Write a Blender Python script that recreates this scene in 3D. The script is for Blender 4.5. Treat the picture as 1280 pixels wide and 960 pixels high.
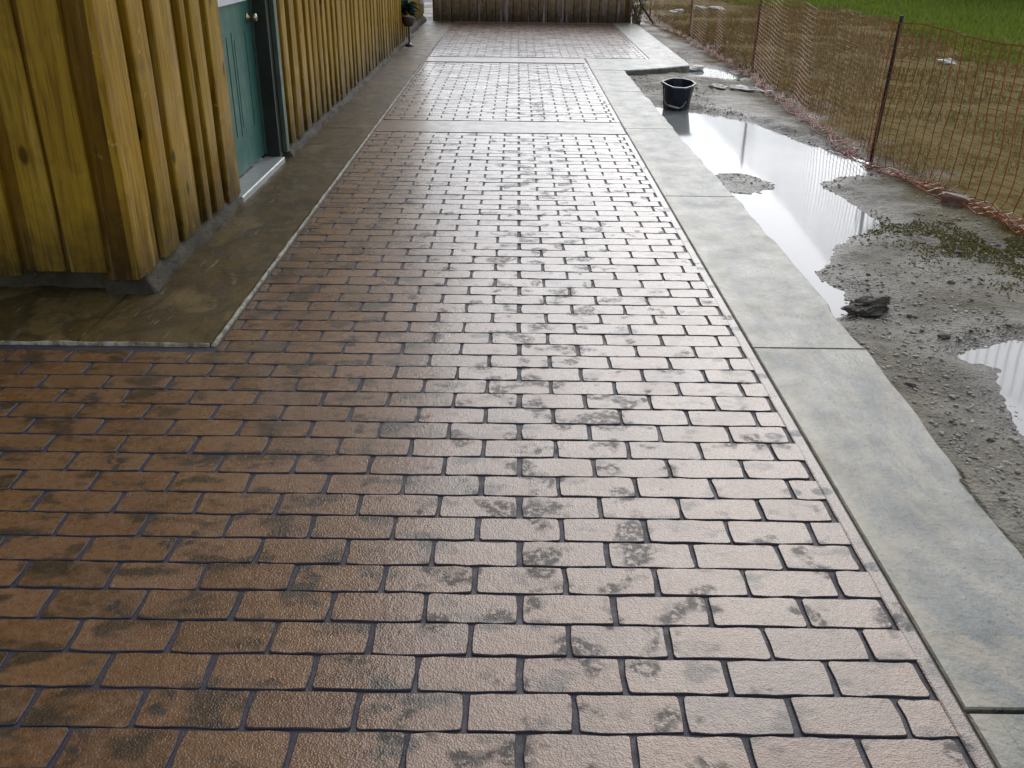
import bpy, math, random
import numpy as np
from mathutils import Matrix, Vector

random.seed(7)
rng = np.random.default_rng(11)
S = bpy.context.scene
COL = S.collection
for o in list(bpy.data.objects):
    bpy.data.objects.remove(o)
rad = math.radians

# ------------------------------------------------------------------ camera
CAM_H, F_PX, PITCH, YAW, ROLL = 1.4, 1148.0, rad(26.126), rad(0.05), rad(0.7)
FWD = np.array([-math.sin(YAW)*math.cos(PITCH), math.cos(YAW)*math.cos(PITCH), -math.sin(PITCH)])
RGT0 = np.array([math.cos(YAW), math.sin(YAW), 0.0])
UP0 = np.cross(RGT0, FWD)
RGT = math.cos(ROLL)*RGT0 + math.sin(ROLL)*UP0
UPV = -math.sin(ROLL)*RGT0 + math.cos(ROLL)*UP0
cam_data = bpy.data.cameras.new('camera')
cam_data.sensor_width = 36.0
cam_data.lens = 36.0*F_PX/1280.0
cam_data.clip_start, cam_data.clip_end = 0.05, 2000.0
cam = bpy.data.objects.new('camera', cam_data)
COL.objects.link(cam)
M = Matrix.Identity(4)
for i in range(3):
    M[i][0], M[i][1], M[i][2] = RGT[i], UPV[i], -FWD[i]
M[2][3] = CAM_H
cam.matrix_world = M
S.camera = cam

# ------------------------------------------------------------------ sky, sun, exposure
SUN_EL, SUN_AZ = rad(41), rad(18)          # azimuth clockwise from +Y (straight ahead)
w = bpy.data.worlds.new('World'); S.world = w; w.use_nodes = True
wn = w.node_tree; wn.nodes.clear()
sky = wn.nodes.new('ShaderNodeTexSky'); sky.sky_type = 'NISHITA'; sky.sun_disc = False
sky.sun_elevation, sky.sun_rotation = SUN_EL, SUN_AZ
sky.air_density, sky.dust_density, sky.ozone_density = 1.0, 1.5, 2.0
hs = wn.nodes.new('ShaderNodeHueSaturation'); hs.inputs['Saturation'].default_value = 0.45
bg = wn.nodes.new('ShaderNodeBackground'); bg.inputs['Strength'].default_value = 0.15
wo = wn.nodes.new('ShaderNodeOutputWorld')
wn.links.new(sky.outputs[0], hs.inputs['Color']); wn.links.new(hs.outputs[0], bg.inputs['Color'])
wn.links.new(bg.outputs[0], wo.inputs['Surface'])
sd = bpy.data.lights.new('sun', 'SUN'); sd.energy = 0.5; sd.angle = rad(60); sd.color = (1.0, 0.985, 0.96)
sun = bpy.data.objects.new('sun', sd); COL.objects.link(sun)
sdir = Vector((math.sin(SUN_AZ)*math.cos(SUN_EL), math.cos(SUN_AZ)*math.cos(SUN_EL), math.sin(SUN_EL)))
sun.rotation_euler = sdir.to_track_quat('Z', 'Y').to_euler()
vs = S.view_settings
vs.view_transform = 'Standard'; vs.look = 'None'; vs.exposure = 0.78; vs.gamma = 1.0; vs.use_curve_mapping = False

# ------------------------------------------------------------------ helpers
def proj(p):
    d = np.asarray(p, float) - np.array([0, 0, CAM_H]); z = d @ FWD
    return 640 + F_PX*(d @ RGT)/z, 480 - F_PX*(d @ UPV)/z, z

def tag(o, label=None, cat=None, group=None, kind=None):
    if label: o['label'] = label
    if cat: o['category'] = cat
    if group: o['group'] = group
    if kind: o['kind'] = kind
    return o

def link(name, data, parent=None, loc=None):
    o = bpy.data.objects.new(name, data)
    COL.objects.link(o)
    if parent is not None: o.parent = parent
    if loc is not None: o.location = loc
    return o

def empty(name, loc=(0, 0, 0)):
    return link(name, None, None, loc)

class MB:
    def __init__(s): s.v = []; s.f = []
    def add(s, v, f):
        n = len(s.v); s.v += [tuple(map(float, p)) for p in v]; s.f += [tuple(i+n for i in q) for q in f]
    def box(s, x0, x1, y0, y1, z0, z1, bev=0.0):
        if bev <= 0:
            v = [(x, y, z) for z in (z0, z1) for (x, y) in ((x0, y0), (x1, y0), (x1, y1), (x0, y1))]
            s.add(v, [(0, 3, 2, 1), (4, 5, 6, 7), (0, 1, 5, 4), (1, 2, 6, 5), (2, 3, 7, 6), (3, 0, 4, 7)]); return
        b = bev
        ring = [(x0+b, y0), (x1-b, y0), (x1, y0+b), (x1, y1-b), (x1-b, y1), (x0+b, y1), (x0, y1-b), (x0, y0+b)]
        inn = [(x0+b, y0+b), (x1-b, y0+b), (x1-b, y0+b), (x1-b, y1-b), (x1-b, y1-b), (x0+b, y1-b), (x0+b, y1-b), (x0+b, y0+b)]
        v = [(*p, z0) for p in ring] + [(*p, z1-b) for p in ring] + [(*p, z1) for p in inn]
        f = [tuple(range(7, -1, -1))]
        for k in range(2):
            for i in range(8):
                j = (i+1) % 8; f.append((k*8+i, k*8+j, k*8+8+j, k*8+8+i))
        f.append(tuple(range(16, 24)))
        s.add(v, f)
    def loft(s, rings, cap=True, closed=True):
        n = len(rings[0]); v = [p for r in rings for p in r]; f = []
        for k in range(len(rings)-1):
            for i in range(n if closed else n-1):
                j = (i+1) % n; f.append((k*n+i, k*n+j, (k+1)*n+j, (k+1)*n+i))
        if cap:
            f.append(tuple(range(n-1, -1, -1))); f.append(tuple(range((len(rings)-1)*n, len(rings)*n)))
        s.add(v, f)
    def tube(s, pts, r, n=6, cap=True):
        pts = [Vector(p) for p in pts]; rr = r if hasattr(r, '__len__') else [r]*len(pts); rings = []
        for i, p in enumerate(pts):
            t = (pts[min(i+1, len(pts)-1)] - pts[max(i-1, 0)]).normalized()
            a = Vector((0, 0, 1)) if abs(t.z) < 0.9 else Vector((1, 0, 0))
            u = t.cross(a).normalized(); q = t.cross(u)
            rings.append([p + rr[i]*(math.cos(2*math.pi*k/n)*u + math.sin(2*math.pi*k/n)*q) for k in range(n)])
        s.loft(rings, cap)
    def mesh(s, name, mat, smooth=False, mat2=None):
        me = bpy.data.meshes.new(name); me.from_pydata(s.v, [], s.f); me.materials.append(mat)
        if mat2 is not None:                                   # quads are the sides, the n-gon is the face
            me.materials.append(mat2); me.polygons.foreach_set('material_index', [1 if len(q) == 4 else 0 for q in s.f])
        if smooth: me.polygons.foreach_set('use_smooth', [True]*len(me.polygons))
        me.update(); return me
    def build(s, name, mat, parent=None, smooth=False, loc=None):
        return link(name, s.mesh(name, mat, smooth), parent, loc)

def _h(ix, iy, seed):
    n = (ix.astype(np.int64)*374761393 + iy.astype(np.int64)*668265263 + seed*1442695041) & 0xffffffff
    n = ((n ^ (n >> 13))*1274126177) & 0xffffffff
    return ((n ^ (n >> 16)) & 0xffff)/65535.0
def vnoise(x, y, seed=0):
    x = np.asarray(x, float); y = np.asarray(y, float)
    ix, iy = np.floor(x), np.floor(y); fx, fy = x-ix, y-iy
    fx = fx*fx*(3-2*fx); fy = fy*fy*(3-2*fy)
    a, b, c, d = _h(ix, iy, seed), _h(ix+1, iy, seed), _h(ix, iy+1, seed), _h(ix+1, iy+1, seed)
    return (a*(1-fx)+b*fx)*(1-fy) + (c*(1-fx)+d*fx)*fy
def fbm(x, y, seed=0, octv=4):
    t = 0; amp = 0.5
    for k in range(octv):
        t = t + amp*(vnoise(x, y, seed+k*17)-0.5); x = x*2.03+3.1; y = y*2.03-1.7; amp *= 0.5
    return t
def sstep(a, b, x):
    t = np.clip((x-a)/(b-a), 0, 1); return t*t*(3-2*t)

# ------------------------------------------------------------------ materials
class NT:
    def __init__(s, name):
        s.m = bpy.data.materials.new(name); s.m.use_nodes = True
        s.t = s.m.node_tree; s.t.nodes.clear()
        s.out = s.t.nodes.new('ShaderNodeOutputMaterial'); s.b = s.t.nodes.new('ShaderNodeBsdfPrincipled')
        s.t.links.new(s.b.outputs[0], s.out.inputs['Surface'])
        s.geo = s.t.nodes.new('ShaderNodeNewGeometry'); s.pos = s.geo.outputs['Position']
    def n(s, typ, **k):
        nd = s.t.nodes.new(typ)
        for a, b in k.items(): setattr(nd, a, b)
        return nd
    def put(s, sock, v):
        if isinstance(v, bpy.types.NodeSocket): s.t.links.new(v, sock)
        else:
            if hasattr(v, '__len__') and len(v) == 3 and sock.type == 'RGBA': v = (*v, 1)
            sock.default_value = v
    def vec(s, sx, sy, sz, src=None):
        nd = s.n('ShaderNodeVectorMath', operation='MULTIPLY'); s.put(nd.inputs[0], src or s.pos); nd.inputs[1].default_value = (sx, sy, sz)
        return nd.outputs[0]
    def noise(s, scale, detail=3, rough=0.55, vec=None, dist=0.0):
        nd = s.n('ShaderNodeTexNoise'); s.put(nd.inputs['Vector'], vec or s.pos)
        nd.inputs['Scale'].default_value = scale; nd.inputs['Detail'].default_value = detail
        nd.inputs['Roughness'].default_value = rough; nd.inputs['Distortion'].default_value = dist
        return nd.outputs['Fac']
    def voro(s, scale, feature='F1', vec=None, rnd=1.0, dim='3D'):
        nd = s.n('ShaderNodeTexVoronoi', feature=feature, voronoi_dimensions=dim); s.put(nd.inputs['Vector'], vec or s.pos)
        nd.inputs['Scale'].default_value = scale; nd.inputs['Randomness'].default_value = rnd
        return nd.outputs['Distance']
    def ramp(s, fac, stops):
        nd = s.n('ShaderNodeValToRGB'); s.put(nd.inputs[0], fac); e = nd.color_ramp.elements
        while len(e) < len(stops): e.new(0.5)
        for i, (p, c) in enumerate(stops):
            e[i].position = p; e[i].color = (c, c, c, 1) if not hasattr(c, '__len__') else (*c, 1)
        return nd.outputs[0]
    def mix(s, fac, a, b, mode='MIX'):
        nd = s.n('ShaderNodeMix', data_type='RGBA', blend_type=mode)
        s.put(nd.inputs[0], fac); s.put(nd.inputs[6], a); s.put(nd.inputs[7], b); return nd.outputs[2]
    def math(s, op, a, b=0.0, c=None):
        nd = s.n('ShaderNodeMath', operation=op); s.put(nd.inputs[0], a); s.put(nd.inputs[1], b)
        if c is not None: s.put(nd.inputs[2], c)
        return nd.outputs[0]
    def remap(s, v, a, b, c, d):
        nd = s.n('ShaderNodeMapRange'); s.put(nd.inputs[0], v)
        for i, q in enumerate((a, b, c, d)): nd.inputs[i+1].default_value = q
        return nd.outputs[0]
    def bump(s, h, strength, dist, prev=None):
        nd = s.n('ShaderNodeBump'); s.put(nd.inputs['Height'], h); nd.inputs['Strength'].default_value = strength
        nd.inputs['Distance'].default_value = dist
        if prev is not None: s.t.links.new(prev, nd.inputs['Normal'])
        return nd.outputs[0]
    def sep(s, i):
        nd = s.n('ShaderNodeSeparateXYZ'); s.put(nd.inputs[0], s.pos); return nd.outputs[i]
    def rnd(s):
        oi = s.n('ShaderNodeObjectInfo')
        a = s.math('MULTIPLY_ADD', s.geo.outputs['Random Per Island'], 7.13, oi.outputs['Random'])
        return s.math('FRACT', a)
    def set(s, **k):
        for a, v in k.items(): s.put(s.b.inputs[a.replace('_', ' ')], v)
        return s.m

def m_brick():
    t = NT('brick_concrete'); r = t.rnd(); X = t.sep(0)
    base = t.ramp(r, [(0, (.086, .037, .011)), (.2, (.145, .070, .026)), (.4, (.112, .046, .012)), (.6, (.160, .084, .042)), (.8, (.122, .054, .017)), (1, (.070, .036, .016))])
    big = t.noise(1.3, 2); base = t.mix(t.remap(big, .35, .7, 0, .35), base, (.150, .090, .054))
    mott = t.noise(30, 4, .65); base = t.mix(t.remap(mott, .42, .70, 0, .6), base, (.200, .122, .068))
    dk = t.noise(75, 3, .6); base = t.mix(t.remap(dk, .52, .72, 0, .55), base, (.040, .022, .012))
    # smudges: a trodden trail up the middle of the path, softer patches to the left of it
    trail = t.math('MULTIPLY', t.remap(X, -.22, .02, 0, 1), t.remap(X, .30, .50, 1, 0))
    a = t.noise(7.5, 3, .5); b = t.noise(46, 4, .7); a = t.math('ADD', a, t.math('MULTIPLY_ADD', trail, .080, -.055))
    m = t.math('MULTIPLY', t.remap(a, .555, .615, 0, 1), t.remap(b, .40, .52, 0, 1))
    base = t.mix(t.math('MULTIPLY', m, .85), base, (.015, .015, .013))
    left = t.remap(X, .0, -.45, 0, 1)
    a2 = t.noise(6.0, 3, .55, vec=t.vec(1, 1.6, 1)); m2 = t.math('MULTIPLY', t.remap(t.math('MULTIPLY_ADD', left, .045, a2), .58, .67, 0, .8), t.remap(b, .3, .5, .5, 1))
    base = t.mix(m2, base, (.024, .022, .014))
    wv = t.noise(2.2, 2); base = t.mix(t.remap(wv, .52, .68, 0, .45), base, (.075, .042, .020))
    # oval marks, most of them near the right edge
    edge = t.math('MULTIPLY', t.remap(X, .72, .80, 0, 1), t.remap(X, .90, .93, 1, 0))
    vv = t.voro(4.6, vec=t.vec(1, 1.5, 1), rnd=.8, dim='2D'); thr = t.math('MULTIPLY_ADD', edge, .06, .055)
    ring = t.math('MULTIPLY', t.remap(t.math('SUBTRACT', vv, thr), .0, .05, 1, 0), t.remap(b, .34, .50, .35, 1))
    ring = t.math('MULTIPLY', ring, t.math('MULTIPLY_ADD', edge, .55, .40))
    base = t.mix(ring, base, (.020, .020, .021))
    peb = t.noise(240, 2, .5); mid = t.noise(55, 3, .6); pv = t.voro(230)
    n1 = t.bump(mid, .22, .005); n2 = t.bump(pv, .45, .0024, n1); n3 = t.bump(peb, .35, .002, n2)
    ro = t.math('ADD', t.remap(t.noise(5, 4, .6), .3, .7, .18, .37), t.math('MULTIPLY', m, .25))
    st = t.math('MINIMUM', t.math('ADD', t.math('ADD', m, ring), t.math('MULTIPLY', m2, .6)), 1.0)
    return t.set(Base_Color=base, Roughness=ro, Normal=n3, IOR=1.5, Specular_IOR_Level=t.remap(st, 0, 1, .5, .30), Coat_Weight=t.remap(st, 0, 1, .50, .18), Coat_Roughness=.17, Coat_Normal=n1)

def m_joint():
    t = NT('joint_concrete')
    c = t.mix(t.noise(60, 4, .6), (.015, .012, .016), (.046, .039, .047))
    n = t.bump(t.noise(160, 3, .6), .5, .004)
    return t.set(Base_Color=c, Roughness=t.remap(t.noise(25, 2), .3, .7, .5, .75), Normal=n)

def m_margin():
    t = NT('margin_concrete')
    c = t.mix(t.remap(t.noise(5, 4, .6), .35, .65, 0, 1), (.118, .074, .044), (.150, .104, .070))
    c = t.mix(t.remap(t.noise(60, 4, .7), .5, .7, 0, .5), c, (.04, .032, .024))
    n = t.bump(t.noise(150, 3, .6), .3, .003)
    return t.set(Base_Color=c, Roughness=t.remap(t.noise(8, 3), .3, .7, .26, .42), Normal=n, Coat_Weight=.25, Coat_Roughness=.2)

def m_border():
    t = NT('border_concrete')
    st = t.vec(1, .45, 1)
    c = t.ramp(t.noise(3.2, 5, .62, st, .6), [(.30, (.052, .064, .055)), (.41, (.105, .112, .090)), (.48, (.165, .150, .100)), (.56, (.074, .088, .078)), (.64, (.185, .160, .105)), (.76, (.085, .092, .078))])
    c = t.mix(t.remap(t.noise(14, 5, .7), .48, .70, 0, .75), c, (.045, .054, .052))
    c = t.mix(t.remap(t.noise(6, 5, .7, st), .54, .66, 0, .7), c, (.215, .195, .135))
    c = t.mix(t.remap(t.noise(45, 5, .75), .57, .66, 0, .85), c, (.025, .028, .027))
    def vein(scale, wd, lo, hi, ms):
        n_ = t.noise(scale, 3, .5, t.vec(1, .13, 1), .2)
        return t.math('MULTIPLY', t.remap(t.math('ABSOLUTE', t.math('SUBTRACT', n_, .5)), 0, wd, 1, 0), t.remap(t.noise(ms, 2), lo, hi, 0, 1))
    ln = vein(8, .007, .54, .62, 3.5)
    c = t.mix(t.math('MULTIPLY', ln, .12), c, (.030, .032, .032))
    X = t.sep(0); cr = t.math('MULTIPLY', t.remap(X, .93, .99, 1, 0), t.remap(t.noise(9, 4, .65), .35, .6, .2, 1)); c = t.mix(t.math('MULTIPLY', cr, .7), c, (.27, .235, .155))
    h = t.math('SUBTRACT', t.math('ADD', t.noise(5, 5, .6, st, .8), t.math('MULTIPLY', t.noise(90, 3, .6), .12)), t.math('MULTIPLY', ln, .05))
    n = t.bump(h, .6, .016); n = t.bump(t.noise(30, 5, .7), .5, .008, n)
    return t.set(Base_Color=c, Roughness=t.remap(t.noise(6, 4), .3, .7, .25, .45), Normal=n, IOR=1.5, Specular_IOR_Level=.5)

def m_walk():
    t = NT('walkway_concrete')
    c = t.ramp(t.noise(3.0, 5, .65, t.vec(1, .6, 1), .5), [(.30, (.030, .019, .006)), (.42, (.080, .052, .014)), (.52, (.044, .031, .011)), (.62, (.118, .080, .027)), (.75, (.052, .040, .016))])
    c = t.mix(t.remap(t.noise(28, 4, .7), .52, .75, 0, .5), c, (.018, .016, .010))
    sc = t.noise(9, 4, .7, t.vec(6, .5, 1)); c = t.mix(t.remap(sc, .62, .68, 0, .8), c, (.20, .19, .14))
    n = t.bump(t.math('ADD', t.noise(9, 5, .65, None, .6), t.math('MULTIPLY', t.noise(110, 3, .6), .2)), .5, .010)
    return t.set(Base_Color=c, Roughness=t.remap(t.noise(7, 4), .3, .7, .35, .6), Normal=n, Specular_IOR_Level=.3)

def m_lip():
    t = NT('edge_lip_concrete')
    c = t.mix(t.remap(t.noise(22, 5, .7), .38, .6, 0, 1), (.09, .07, .04), (.30, .28, .21))
    return t.set(Base_Color=c, Roughness=.6, Normal=t.bump(t.noise(70, 4, .7), .7, .006), Specular_IOR_Level=.3)

def m_found():
    t = NT('foundation_concrete')
    c = t.mix(t.remap(t.noise(6, 5, .65), .35, .65, 0, 1), (.026, .021, .011), (.062, .050, .027))
    c = t.mix(t.remap(t.noise(30, 4, .7), .5, .7, 0, .6), c, (.022, .02, .015))
    return t.set(Base_Color=c, Roughness=.7, Normal=t.bump(t.noise(40, 5, .7), .8, .015), Specular_IOR_Level=.25)

def m_wood(name, a, b, dark, rough=.42, axis=2):
    t = NT(name); oi = t.n('ShaderNodeObjectInfo')
    sc = [1, 1, 1]; sc[axis] = .06
    off = t.n('ShaderNodeVectorMath', operation='ADD'); t.put(off.inputs[0], t.vec(*sc))
    cmb = t.n('ShaderNodeCombineXYZ'); t.put(cmb.inputs[0], t.math('MULTIPLY', oi.outputs['Random'], 31.0)); t.put(cmb.inputs[1], t.math('MULTIPLY', oi.outputs['Random'], 17.0))
    t.put(off.inputs[1], cmb.outputs[0])
    g = t.noise(42, 5, .6, off.outputs[0], 1.2); g2 = t.noise(9, 3, .5, off.outputs[0], .6)
    c = t.mix(t.remap(g2, .3, .7, 0, 1), a, b)
    c = t.mix(t.remap(oi.outputs['Random'], 0, 1, 0, .28), c, (a[0]*1.2, a[1]*1.05, a[2]*.8))
    c = t.mix(t.remap(g, .46, .70, 0, .7), c, dark)
    kv = t.voro(5.2, vec=t.vec(1, 1, .5)); c = t.mix(t.remap(kv, .07, .12, .85, 0), c, (dark[0]*.45, dark[1]*.4, dark[2]*.4))
    gr = t.math('MULTIPLY', t.remap(t.math('MULTIPLY_ADD', t.noise(11, 4, .65), -.45, t.sep(2)), -.16, .24, 1, 0), .85); c = t.mix(gr, c, (.020, .014, .006))
    pl = t.noise(15, 4, .65, off.outputs[0], .4); c = t.mix(t.remap(pl, .56, .66, 0, .55), c, (min(1, a[0]*1.35), min(1, a[1]*1.45), a[2]*2.5+.03))
    bl = t.noise(3.2, 4, .65); c = t.mix(t.remap(bl, .56, .70, 0, .45), c, (dark[0]*1.4, dark[1]*1.3, dark[2]))
    sp = t.noise(16, 4, .7); c = t.mix(t.remap(sp, .66, .72, 0, .6), c, (min(1, a[0]*1.7), min(1, a[1]*1.75), a[2]*3+.03))
    n = t.bump(t.math('ADD', g, t.math('MULTIPLY', t.noise(6, 3, .5), 1.2)), .4, .006)
    return t.set(Base_Color=c, Roughness=t.remap(t.noise(5, 3), .3, .7, rough-.1, rough+.15), Normal=n, Specular_IOR_Level=.10)

def m_plain(name, c, rough=.5, metal=0.0, var=.25, scale=12, bump=.15, bscale=60, **k):
    t = NT(name); nz = t.noise(scale, 4, .65)
    col = t.mix(t.remap(nz, .3, .7, 0, 1), tuple(q*(1-var) for q in c), tuple(min(1, q*(1+var)) for q in c))
    return t.set(Base_Color=col, Roughness=t.remap(t.noise(scale*.7, 3), .3, .7, max(.03, rough*.8), min(1, rough*1.2)), Metallic=metal,
                 Normal=t.bump(t.noise(bscale, 3, .6), bump, .004), **k)

def m_ground():
    t = NT('mud_and_turf'); X = t.sep(0)
    wob = t.math('MULTIPLY_ADD', t.noise(.9, 4, .6), 2.4, t.math('ADD', X, -1.2))
    mud = t.ramp(t.noise(2.2, 5, .6), [(.25, (.050, .038, .019)), (.45, (.102, .084, .050)), (.6, (.142, .124, .084)), (.8, (.072, .058, .034))])
    mud = t.mix(t.remap(t.noise(26, 5, .7), .45, .7, 0, .75), mud, (.022, .018, .013))
    mud = t.mix(t.remap(t.voro(60), .0, .32, .45, 0), mud, (.20, .19, .16))
    dry = t.ramp(t.noise(7, 5, .7), [(.25, (.052, .036, .012)), (.45, (.120, .092, .030)), (.55, (.160, .125, .052)), (.68, (.105, .105, .022))])
    grn = t.ramp(t.noise(5, 5, .7), [(.25, (.060, .085, .010)), (.5, (.085, .120, .014)), (.75, (.115, .140, .022))])
    f1 = t.remap(wob, 2.50, 2.95, 0, 1)
    f2 = t.remap(t.math('MULTIPLY_ADD', t.noise(.55, 4, .6), 4.0, t.math('MULTIPLY_ADD', t.sep(1), .10, X)), 10.0, 13.0, 0, 1)
    c = t.mix(f1, mud, t.mix(f2, dry, grn))
    wa = t.n('ShaderNodeAttribute', attribute_name='wet').outputs['Fac']
    c = t.mix(t.math('MULTIPLY', wa, .55), c, (.030, .027, .021))
    wet = t.math('MULTIPLY_ADD', wa, -.22, t.remap(t.noise(1.6, 4, .6), .38, .62, .40, .66))
    ro = t.math('MINIMUM', t.math('ADD', wet, t.math('MULTIPLY', f1, .5)), .95)
    h = t.math('ADD', t.noise(24, 5, .7), t.math('MULTIPLY', t.voro(70), -.5))
    return t.set(Base_Color=c, Roughness=ro, Normal=t.bump(h, .75, .014), Specular_IOR_Level=t.math('MULTIPLY', t.remap(f1, 0, 1, 1, .12), t.math('MULTIPLY_ADD', wa, .14, .22)))

def m_water():
    t = NT('muddy_water')
    c = t.mix(t.noise(1.4, 4, .6), (.17, .172, .160), (.24, .244, .232))
    n = t.bump(t.noise(5, 2, .5), .02, .01)
    return t.set(Base_Color=c, Roughness=.075, IOR=1.333, Normal=n)

def m_leaf(name, a, b, c2, trans=.45):
    t = NT(name)
    c = t.ramp(t.geo.outputs['Random Per Island'], [(0, a), (.5, b), (1, c2)])
    t.set(Base_Color=c, Roughness=.65, Specular_IOR_Level=.2)
    tl = t.n('ShaderNodeBsdfTranslucent'); t.put(tl.inputs['Color'], c); mx = t.n('ShaderNodeMixShader'); mx.inputs[0].default_value = trans
    t.t.links.new(t.b.outputs[0], mx.inputs[1]); t.t.links.new(tl.outputs[0], mx.inputs[2]); t.t.links.new(mx.outputs[0], t.out.inputs['Surface'])
    return t.m

MT = dict(
    brick=m_brick(), joint=m_joint(), margin=m_margin(), border=m_border(), walk=m_walk(), lip=m_lip(), found=m_found(),
    wood=m_wood('yellow_stained_wood', (.315, .195, .020), (.205, .112, .007), (.065, .029, .003)),
    shade_wood=m_wood('shaded_recess_wood', (.175, .094, .006), (.105, .052, .003), (.035, .015, .001)),  # darker copy of the siding wood, recess shade put into the colour
    fencewood=m_wood('weathered_fence_wood', (.32, .24, .150), (.225, .160, .098), (.105, .067, .038), .5),
    door=m_plain('teal_door_paint', (.034, .110, .086), .45, var=.12, bump=.05, Specular_IOR_Level=.25),
    jamb=m_plain('dark_jamb_paint', (.014, .017, .013), .4, var=.5, scale=8),
    trim=m_plain('green_trim_paint', (.05, .075, .048), .45, var=.3),
    sill=m_plain('pale_metal_sill', (.27, .285, .27), .35, var=.15, scale=20),
    brass=m_plain('dull_brass', (.42, .36, .22), .28, 1.0, var=.2),
    white=m_plain('white_vinyl', (.5, .52, .55), .4, var=.08),
    glass=m_plain('window_glass', (.02, .03, .035), .05, var=.1, bump=0),
    roof=m_plain('dark_roof_metal', (.06, .06, .065), .45, var=.2),
    ground=m_ground(), water=m_water(),
    stone=m_plain('wet_gravel', (.17, .158, .126), .55, var=.55, scale=9, bump=.4),
    pale=m_plain('pale_rubble', (.50, .48, .42), .6, var=.3, scale=20, bump=.5, bscale=40),
    clod=m_plain('dark_mud_clod', (.040, .032, .020), .7, var=.4, scale=25, bump=.8, bscale=50),
    redbrick=m_plain('brown_brick_chunk', (.13, .068, .045), .5, var=.3, scale=30, bump=.5),
    bucket=m_plain('black_bucket_plastic', (.010, .015, .028), .34, var=.3, bump=.05),
    rim=m_plain('bucket_rim_plastic', (.035, .042, .052), .28, var=.2, bump=.05),
    handle=m_plain('worn_bucket_handle', (.34, .31, .25), .45, var=.25),
    post=m_plain('black_steel_post', (.012, .012, .014), .42, var=.3, scale=30),
    netting=m_plain('orange_barrier_net', (.30, .070, .020), .32, var=.4, scale=5, bump=0),
    grass=m_leaf('lawn_blades', (.085, .130, .014), (.125, .180, .020), (.165, .195, .032)),
    dry=m_leaf('dry_blades', (.115, .082, .030), (.185, .140, .062), (.095, .105, .022)),
    weed=m_leaf('weed_blades', (.075, .095, .018), (.115, .105, .026), (.13, .095, .035)),
    foliage=m_leaf('tree_leaves', (.030, .055, .014), (.050, .085, .020), (.075, .11, .03)),
    bark=m_plain('tree_bark', (.075, .058, .040), .8, var=.4, bump=.8),
    planter=m_leaf('dark_teal_leaves', (.012, .045, .042), (.020, .070, .062), (.018, .030, .022)),
    stick=m_plain('dry_brush', (.11, .080, .040), .7, var=.45),
)

# ------------------------------------------------------------------ layout (metres, camera above the origin looking along +Y)
BL, BR = 0.2186, 0.105                    # brick pitch along the row, row pitch
X0J, Y0R = 0.023, 1.31                    # a joint and a row line
def xr(y): return float(np.interp(y, [0, 1.3, 4.5, 7.9, 11.6, 18], [.925, .918, .890, .866, .852, .84]))     # right edge of the bricks
def xo(y): return float(np.interp(y, [0, 1.9, 3.0, 5.0, 6.8, 11.09, 18], [1.29, 1.30, 1.335, 1.325, 1.285, 1.235, 1.2]))  # outer edge of border
XL = -1.12                                # edge of the walkway along the house
Y_END = 17.36
X_LEFT = -3.4

# ------------------------------------------------------------------ ground sheet
PUD = np.array([(1.20, 9.25), (1.48, 9.06), (1.62, 8.92), (1.86, 8.62), (2.09, 8.32), (2.18, 7.8), (2.26, 7.45), (2.46, 7.12), (2.56, 6.75), (2.44, 6.42),
                (2.20, 6.35), (2.00, 6.12), (2.06, 5.65), (2.10, 5.25), (1.92, 4.98), (1.70, 4.75), (1.58, 4.50), (1.46, 4.34), (1.42, 4.22), (1.50, 4.02), (1.48, 3.80), (1.36, 3.70), (1.20, 3.72)])
PUD2 = np.array([(1.80, 3.30), (1.88, 3.22), (1.80, 2.98), (1.72, 2.72), (1.80, 2.40), (2.05, 2.2), (2.5, 2.4), (2.7, 3.0), (2.4, 3.42), (2.06, 3.46)])
PUD3 = np.array([(2.02, 11.9), (2.25, 12.2), (2.6, 12.0), (2.62, 11.3), (2.4, 10.9), (2.2, 11.2)])
def poly_sd(px, py, poly):
    d = np.full(px.shape, 1e9); ins = np.zeros(px.shape, bool); n = len(poly)
    for i in range(n):
        (ax, ay), (bx, by) = poly[i], poly[(i+1) % n]
        ex, ey = bx-ax, by-ay; t = np.clip(((px-ax)*ex+(py-ay)*ey)/(ex*ex+ey*ey), 0, 1)
        d = np.minimum(d, np.hypot(px-ax-t*ex, py-ay-t*ey))
        c = ((ay > py) != (by > py)) & (px < ex*(py-ay)/(ey if ey else 1e-9)+ax); ins ^= c
    return np.where(ins, -d, d)
WATER_Z = -0.082
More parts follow.
